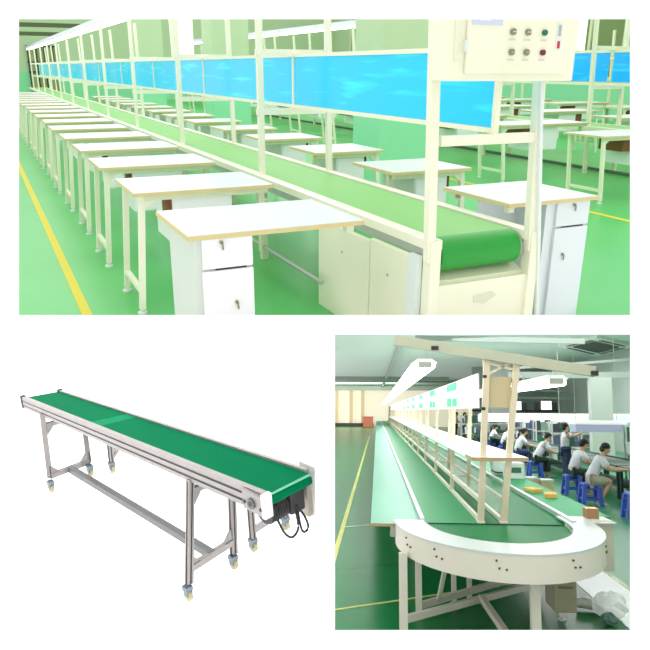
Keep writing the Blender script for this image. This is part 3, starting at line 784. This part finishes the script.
for x in (.2, 3, 5.8): MB().box(x - .008, x + .008, .2, .22, 1.52, 4.1).build('suspension_rod', greymetal, ls)
for (x, z, w_, nm) in ((5.85, 1.70, .32, 'left'), (7.15, 1.72, .48, 'right')):
    single('bright_panel', MB().box(x, x + w_, 29.5, 29.6, z, z + .42), mat('bright panel', (255, 255, 255), .5, emis=1.2), 'small bright white panel high in the dark background, %s of two' % nm, 'sign')  # plain white square with emission
    sr = MB().box(x - .3, x + w_ + .3, 29.65, 29.75, z - .02, z + .36)
    single('panel_backing', sr, dark, 'dark mounting board behind the bright panel at the %s' % nm, 'board')

# ---- goods on the line
card = mat('brown cardboard', (176, 134, 96), 0.8, col2=(160, 118, 82))
cardl = mat('pale cardboard', (232, 210, 168), 0.8, col2=(220, 196, 150))
o = single('cardboard_box', MB().box(.795, .895, .2, .31, .75, .83), card, 'small brown cardboard box standing on the right end of the white ring top', 'box')
MB().box(.795, .895, .198, .312, .831, .833).build('box_lid', cardl, o)
ypk = mat('yellow paper packet', (236, 206, 120), 0.7, col2=(220, 176, 84))
for (x, y, rz, lb) in ((.78, 2.15, .3, 'pale yellow packet on the right green worktop, the farther of two'), (.86, 1.70, -.2, 'orange yellow packet on the right green worktop, the nearer of two')):
    o = single('paper_packet', MB().box(-.06, .06, -.11, .11, 0, .045), ypk if y > 2 else mat('orange paper packet', (236, 180, 96), .7), lb, 'packet', loc=(x, y, .748), rz=rz, bevel=.008)
pr = thing('label_machine', 'white desktop machine with a grey green screen standing on the right worktop behind the posts', 'machine', (.75, 3.6, .748))
MB().box(.0, .24, 0, .30, 0, .215).build('body', white, pr, bevel=.015)
MB().box(.06, .19, -.004, .0, .085, .155).build('screen', mat('grey green screen', (70, 112, 96), .4), pr)
mv = thing('curved_machine', 'white rounded machine with a curved black slot, behind the left front post', 'machine', (.66, 4.1, .765), 0, None, .75)
MB().prism([(-.0, 0), (.2, 0), (.22, .1), (.18, .22), (.08, .26), (-.02, .24)], 1, 0, .3).build('body', white, mv, bevel=.02)
MB().tube([(-.04, -.005, .08), (.02, -.01, .05), (.10, -.01, .035), (.18, -.005, .04)], .012).build('slot', dark, mv)
MB().box(-.1, .12, .0, .12, .24, .29).build('control_strip', dark, mv)
# boxes on the floor between line and stools
for (x, y, w_, d_, h_, lb, mt) in ((1.86, 9.3, .12, .3, .56, 'tall pale yellow carton standing beside the right worktop, slimmest of the floor cartons', cardl),
                               (1.92, 8.1, .22, .3, .36, 'pale cardboard carton on the floor under a white lid, left of its twin', cardl),
                               (2.2, 8.0, .22, .3, .33, 'pale cardboard carton on the floor close to the blue stool of the middle worker', cardl),):
    o = single('cardboard_carton', MB().box(0, w_, 0, d_, 0, h_), mt, lb, 'carton', 'cartons on the floor', loc=(x, y, 0))
    MB().box(-.004, w_ + .004, -.004, d_ + .004, h_ * .93, h_ + .006).build('carton_lid', white if h_ < .4 else cardl, o)
# plastic bags
def crumple(n, seed, sx, sy, sz):
    rnd = random.Random(seed); m = MB(); m.ball((0, 0, sz), 1, sx, sy, sz, 14, 9)
    for v in m.v:
        k = 1 + rnd.uniform(-.2, .2); v.x *= k; v.y *= k; v.z = max(.001, v.z * (1 + rnd.uniform(-.16, .1)))
    return m
bagm = glassy('clear plastic', (236, 240, 236), .35, .2, glow=.15)  # faint emission lightens the plastic
single('plastic_bag', crumple(0, 3, .13, .17, .10), bagm, 'crumpled clear plastic bag on the floor at the right front corner', 'bag', loc=(.90, .05, 0), smooth=False)
m = MB().tube([(0, 0, .05), (.06, -.02, .06), (.12, -.05, .05), (.17, -.10, .05)], .04, 10, [.035, .045, .04, .05])
single('plastic_roll', m, mat('milky plastic film', (226, 224, 214), .3), 'milky rolled plastic film lying beside the clear bag on the floor', 'plastic film', loc=(.70, .28, 0), smooth=True)
m = crumple(0, 9, .06, .06, .05)
single('dark_scrap', m, mat('grey green scrap', (96, 128, 120), .6), 'grey green scrap lying in front of the clear bag on the floor', 'scrap', loc=(.83, -.16, 0))

# ---- stools
stoolm = mat('blue plastic', (74, 104, 216), 0.45, col2=(60, 90, 202))
def make_stool(loc, lb):
    t = thing('plastic_stool', lb, 'stool', loc, 0, 'blue stools of the workers')
    MB().box(-.135, .135, -.135, .135, .345, .39).build('seat', stoolm, t, bevel=.01)
    for sx in (-1, 1):
        for sy in (-1, 1):
            MB().beam((sx * .155, sy * .155, 0), (sx * .115, sy * .115, .36), .065, .065).build('leg', stoolm, t)
    for z, r_ in ((.12, .14), (.30, .12)):
        q = MB()
        for s_ in (-1, 1): q.box(-r_, r_, s_ * r_ - .012, s_ * r_ + .012, z - .018, z + .018).box(s_ * r_ - .012, s_ * r_ + .012, -r_, r_, z - .018, z + .018)
        q.build('stretcher', stoolm, t)
    return t

# ---- people
skinm = mat('skin', (222, 176, 146), 0.6, col2=(214, 166, 136))
shirtm = mat('pale grey work shirt', (246, 240, 250), 0.8, col2=(236, 230, 244), scale=14)
hairm = mat('black hair', (28, 26, 28), 0.6)
navy = mat('navy trousers', (54, 66, 104), 0.8)
khaki = mat('light khaki shorts', (196, 184, 164), 0.8)
darkt = mat('dark green trousers', (38, 60, 50), 0.8)
shoem = mat('pale sandal', (196, 206, 204), 0.6)
def skin(name, nodes, edges, m, parent, sub=1, root=0):
    me = bpy.data.meshes.new(name)
    me.from_pydata([n[:3] for n in nodes], edges, [])
    o = bpy.data.objects.new(name, me); C.objects.link(o)
    sm = o.modifiers.new('skin', 'SKIN'); sm.use_smooth_shade = True
    for i, n in enumerate(nodes):
        v = me.skin_vertices[0].data[i]; v.radius = (n[3], n[4] if len(n) > 4 else n[3]); v.use_root = (i == root)
    s2 = o.modifiers.new('sub', 'SUBSURF'); s2.levels = sub; s2.render_levels = sub
    bpy.context.view_layer.update()
    dg = bpy.context.evaluated_depsgraph_get()
    nm = bpy.data.meshes.new_from_object(o.evaluated_get(dg)); nm.name = name
    bpy.data.objects.remove(o)
    nm.materials.clear(); nm.materials.append(m)
    for p in nm.polygons: p.use_smooth = True
    r = bpy.data.objects.new(name, nm); C.objects.link(r)
    r.parent = parent
    return r
def person(label, loc, rz, sc, J, bottoms, blen=1.0, hair='short', shoes=True, group='workers along the right benches'):
    t = thing('person', label, 'person', loc, rz, group, sc)
    nodes, edges, idx = [], [], {}
    def add(nm, p, r, par=None):
        idx[nm] = len(nodes); nodes.append((p[0], p[1], p[2], r))
        if par is not None: edges.append((idx[par], idx[nm]))
    V = {k: Vector(v) for k, v in J.items()}
    add('pelvis', V['pelvis'], .125)
    add('waist', V['pelvis'].lerp(V['chest'], .45), .115, 'pelvis')
    add('chest', V['chest'], .135, 'waist')
    add('neck0', V['chest'].lerp(V['head'], .50), .06, 'chest')
    add('neck', V['chest'].lerp(V['head'], .66), .052, 'neck0')
    hd = (V['head'] - V['chest']).normalized(); fw = V['look'].normalized()
    add('jaw', V['head'] - hd * .035 + fw * .022, .072, 'neck')
    add('skull', V['head'] + hd * .055 + fw * .0, .092, 'jaw')
    add('crown', V['head'] + hd * .105 - fw * .005, .062, 'skull')
    add('nose', V['head'] - hd * .0 + fw * .105, .014, 'jaw')
    sd = fw.cross(Vector((0, 0, 1))).normalized()
    for s_, n_ in ((1, 'earR'), (-1, 'earL')): add(n_, V['head'] + hd * .02 + sd * s_ * .092, .016, 'skull')
    for s in 'LR':
        add('sh' + s, V['sh' + s], .066, 'chest'); add('el' + s, V['el' + s], .047, 'sh' + s)
        add('wr' + s, V['wr' + s], .032, 'el' + s)
        d = (V['wr' + s] - V['el' + s]).normalized(); sd2 = d.cross(Vector((0, 0, 1)))
        sd2 = sd2.normalized() if sd2.length > .01 else Vector((0, 1, 0)); up = sd2.cross(d)
        pm = V['wr' + s] + d * .055
        add('palm' + s, pm, .034, 'wr' + s)
        sg = 1 if s == 'L' else -1
        for fi, (o_, ln) in enumerate(((-.027, .075), (-.009, .085), (.009, .08), (.027, .062))):
            b = pm + d * .04 + sd2 * o_
            add('f%d%s' % (fi, s), b + d * ln * .45, .0095, 'palm' + s); add('g%d%s' % (fi, s), b + d * ln * .9 - up * .018, .008, 'f%d%s' % (fi, s))
        add('th' + s, pm + sd2 * sg * .045 + d * .01, .011, 'palm' + s); add('ti' + s, pm + sd2 * sg * .06 + d * .045, .009, 'th' + s)
        add('hip' + s, V['hip' + s], .095, 'pelvis'); add('kn' + s, V['kn' + s], .062, 'hip' + s)
        add('an' + s, V['an' + s], .04, 'kn' + s)
        toe = V['an' + s] + V.get('foot', Vector((.17, 0, -.045)))
        add('toe' + s, toe, .034, 'an' + s)
    skin('body', nodes, edges, skinm, t)
    # shirt
    n2 = [(*V['pelvis'].lerp(V['chest'], -.02), .15), (*V['pelvis'].lerp(V['chest'], .45), .14), (*V['chest'], .158), (*V['chest'].lerp(V['head'], .36), .08)]
    e2 = [(0, 1), (1, 2), (2, 3)]
    for s in 'LR':
        b = len(n2); n2 += [(*V['sh' + s], .086), (*V['sh' + s].lerp(V['el' + s], .75), .07)]; e2 += [(2, b), (b, b + 1)]
    skin('shirt', n2, e2, shirtm, t)
    n3 = [(*(V['pelvis'] + Vector((0, 0, -.01))), .142)]; e3 = []
    for s in 'LR':
        b = len(n3); n3 += [(*V['hip' + s], .112), (*V['hip' + s].lerp(V['kn' + s], .97), .08)]; e3 += [(0, b), (b, b + 1)]
        if blen >= 1: n3.append((*V['kn' + s].lerp(V['an' + s], .9), .055)); e3.append((b + 1, b + 2))
    skin('trousers' if blen >= 1 else 'shorts', n3, e3, bottoms, t)
    hc = V['head'] + hd * .068 - fw * .024
    hb = MB().ball((0, 0, 0), 1, .098, .104, .092, 16, 10)
    hb.ball((-.045, 0, -.06), 1, .062, .085, .075, 14, 8)
    Rm = Matrix((fw, sd * -1, fw.cross(sd) * -1)).transposed()
    if hair == 'tail': hb.tube([(-.09, 0, .02), (-.15, 0, -.03), (-.18, 0, -.15), (-.17, 0, -.30), (-.15, 0, -.40)], .03, 8, [.03, .045, .045, .035, .012])
    hb.v = [hc + Rm @ v for v in hb.v]
    hb.build('hair', hairm, t, smooth=True)
    eyes = MB()
    for s_ in (1, -1): eyes.ball(tuple(V['head'] + hd * .012 + fw * .084 + sd * s_ * .032), .009, n=8, m=5)
    eyes.build('eyes', hairm, t)
    MB().beam(V['head'] - hd * .045 + fw * .094 - sd * .022, V['head'] - hd * .045 + fw * .094 + sd * .022, .01, .008).build('mouth', mat('lip', (176, 110, 100), .6), t)
    for s in 'LR':
        f = V.get('foot', Vector((.17, 0, -.045)))
        MB().ball(tuple(V['an' + s] + f * .5 + Vector((0, 0, -.035))), 1, .125, .05, .04, 12, 6).build('shoe', shoem, t, smooth=True)
    return t
def seated(lean=.18, reach=.5, hand=.72, kx=.40, ankx=.34, look=(1, 0, -.35), twist=0):
    return dict(pelvis=(0, 0, .53), chest=(lean, 0, .93), head=(lean + .13, 0, 1.165), look=look,
                shL=(lean + .0, .17, .97), shR=(lean + .0, -.17, .97), elL=(lean + .17, .22, .76), elR=(lean + .17, -.22, .76),
                wrL=(lean + reach * .75, .15, hand), wrR=(lean + reach * .75, -.15, hand),
                hipL=(.06, .09, .52), hipR=(.06, -.09, .52), knL=(kx, .13, .53), knR=(kx, -.13, .53), anL=(ankx, .12, .08), anR=(ankx, -.12, .08))
SCL = .83
make_stool((2.78, 6.95, 0), 'blue plastic stool under the front worker in khaki shorts')
person('person in grey shirt and light shorts seated nearest, forearms on the bench', (2.78, 6.95, 0), -.05, SCL, seated(.22, .62, .76, .42, .16), khaki, .5)
make_stool((3.05, 5.5, 0), 'blue plastic stool at the right edge, empty, nearest of all the stools')
make_stool((2.92, 8.6, 0), 'blue plastic stool under the second worker, behind the low cartons')
person('person in white shirt and dark trousers seated second from the front, back turned', (2.92, 8.6, 0), .15, SCL, seated(.2, .5, .72, look=(1, .1, -.5)), darkt)
make_stool((3.0, 12.3, 0), 'blue plastic stool under the bent worker left of the standing one')
person('person in pale shirt seated left of the standing worker, bent far forward over the bench', (3.0, 12.3, 0), .05, .84, seated(.3, .55, .7, look=(1, 0, -.6)), darkt)
make_stool((3.12, 15.2, 0), 'blue plastic stool under the ponytailed worker')
person('person with long dark ponytail in white shirt seated sideways right of the front posts', (3.12, 15.2, 0), .1, .88, seated(.16, .5, .72, look=(1, 0, -.2)), navy, 1, 'tail')
person('person in navy trousers standing with both arms raised beside the lilac canopy', (3.42, 11.0, 0), 0.0, .80,
       dict(pelvis=(0, 0, .92), chest=(.02, 0, 1.32), head=(.05, 0, 1.57), look=(1, 0, .15), shL=(.02, .18, 1.38), shR=(.02, -.18, 1.38),
            elL=(.24, .2, 1.40), elR=(.22, -.24, 1.34), wrL=(.34, .16, 1.66), wrR=(.45, -.2, 1.44), hipL=(0, .09, .90), hipR=(0, -.09, .90),
            knL=(.02, .1, .50), knR=(.03, -.1, .50), anL=(0, .1, .08), anR=(0, -.1, .08)), navy)
for (x, y, lb, hr) in ((3.55, 20.0, 'person in white shirt seated between the two front posts, right one of a pair', 'short'),
                       (3.62, 23.2, 'person in white shirt with tied hair seated between the front posts, left of a pair', 'tail')):
    person(lb, (x, y, 0), .1, .84, seated(.16, .5, .72), navy, 1, hr)
    make_stool((x, y, 0), 'blue stool far back under the %s worker of the pair seen between the posts' % ('right' if y < 21 else 'left'))
for (x, y, lb) in ((3.3, 33.0, 'person in dark blue standing far back beyond the shelf, farther left of two'),
                   (3.25, 29.0, 'person in dark blue standing far back beyond the shelf, nearer the front post')):
    person(lb, (x, y, 0), -.3, .92,
       dict(pelvis=(0, 0, .92), chest=(.04, 0, 1.32), head=(.1, 0, 1.56), look=(1, -.3, -.3), shL=(.03, .18, 1.38), shR=(.03, -.18, 1.38),
            elL=(.15, .22, 1.14), elR=(.15, -.22, 1.14), wrL=(.36, .15, 1.1), wrR=(.36, -.15, 1.1), hipL=(0, .09, .90), hipR=(0, -.09, .90),
            knL=(.02, .1, .50), knR=(.03, -.1, .50), anL=(0, .1, .08), anR=(0, -.1, .08)), navy)
cut([o for o in bpy.data.objects if o not in before3], (0.0175, 0, 3), (-1, 0, 0))
cut([o for o in bpy.data.objects if o not in before3 and o.get('kind') == 'structure'], (0, 0.0205, 3), (0, -1, 0))
# ================================================================== LIGHT
wd = bpy.data.worlds.new('world'); bpy.context.scene.world = wd; wd.use_nodes = True
wd.node_tree.nodes['Background'].inputs['Color'].default_value = (1, 1, 1, 1)
wd.node_tree.nodes['Background'].inputs['Strength'].default_value = 1.1
def area(name, G, loc, size, power, col=(1, 1, 1), target=None):
    ld = bpy.data.lights.new(name, 'AREA'); ld.shape = 'RECTANGLE'; ld.size, ld.size_y = size; ld.energy = power; ld.color = col
    o = bpy.data.objects.new(name, ld); C.objects.link(o)
    R = Matrix()
    if target:
        R = (Vector(target) - Vector(loc)).to_track_quat('-Z', 'Y').to_matrix().to_4x4()
    o.matrix_world = G @ Matrix.Translation(loc) @ R
    return o
area('hall_fill_light', G1, (3, 13, 5.2), (16, 30), 960, (1, 1, .97))  # unseen fill light added high over the hall
CAMD = CAMFR @ Matrix.Rotation(PI / 2, 4, 'X')      # unseen fill lights added flat under the shelf, shining down
area('studio_fill_light', CAMD, (-1.3, 4.0, -0.03), (2.4, 3.0), 14)
area('workshop_front_fill_light', CAMD, (1.5, 4.9, -0.03), (2.6, 4.0), 38, (1, .96, .96))
area('workshop_fill_light', G3, (4.4, 14, 3.9), (6, 22), 1350, (1, .91, .97))  # unseen fill added over the workers' side
area('workshop_left_fill_light', G3, (-2, 18, 3.9), (5, 24), 260, (1, .95, .97))  # unseen fill added over the left side
area('workshop_back_fill_light', G3, (-2, 56, 2.4), (8, 3), 700, (1, .97, .9), target=(-2, 68, 2.2))  # added fill facing away, brightens the far wall
area('ceiling_fill_light', G3, (1, 30, 2.6), (12, 40), 620, (1, .93, .97), target=(1, 30, 9))  # added unseen uplight that brightens the ceiling
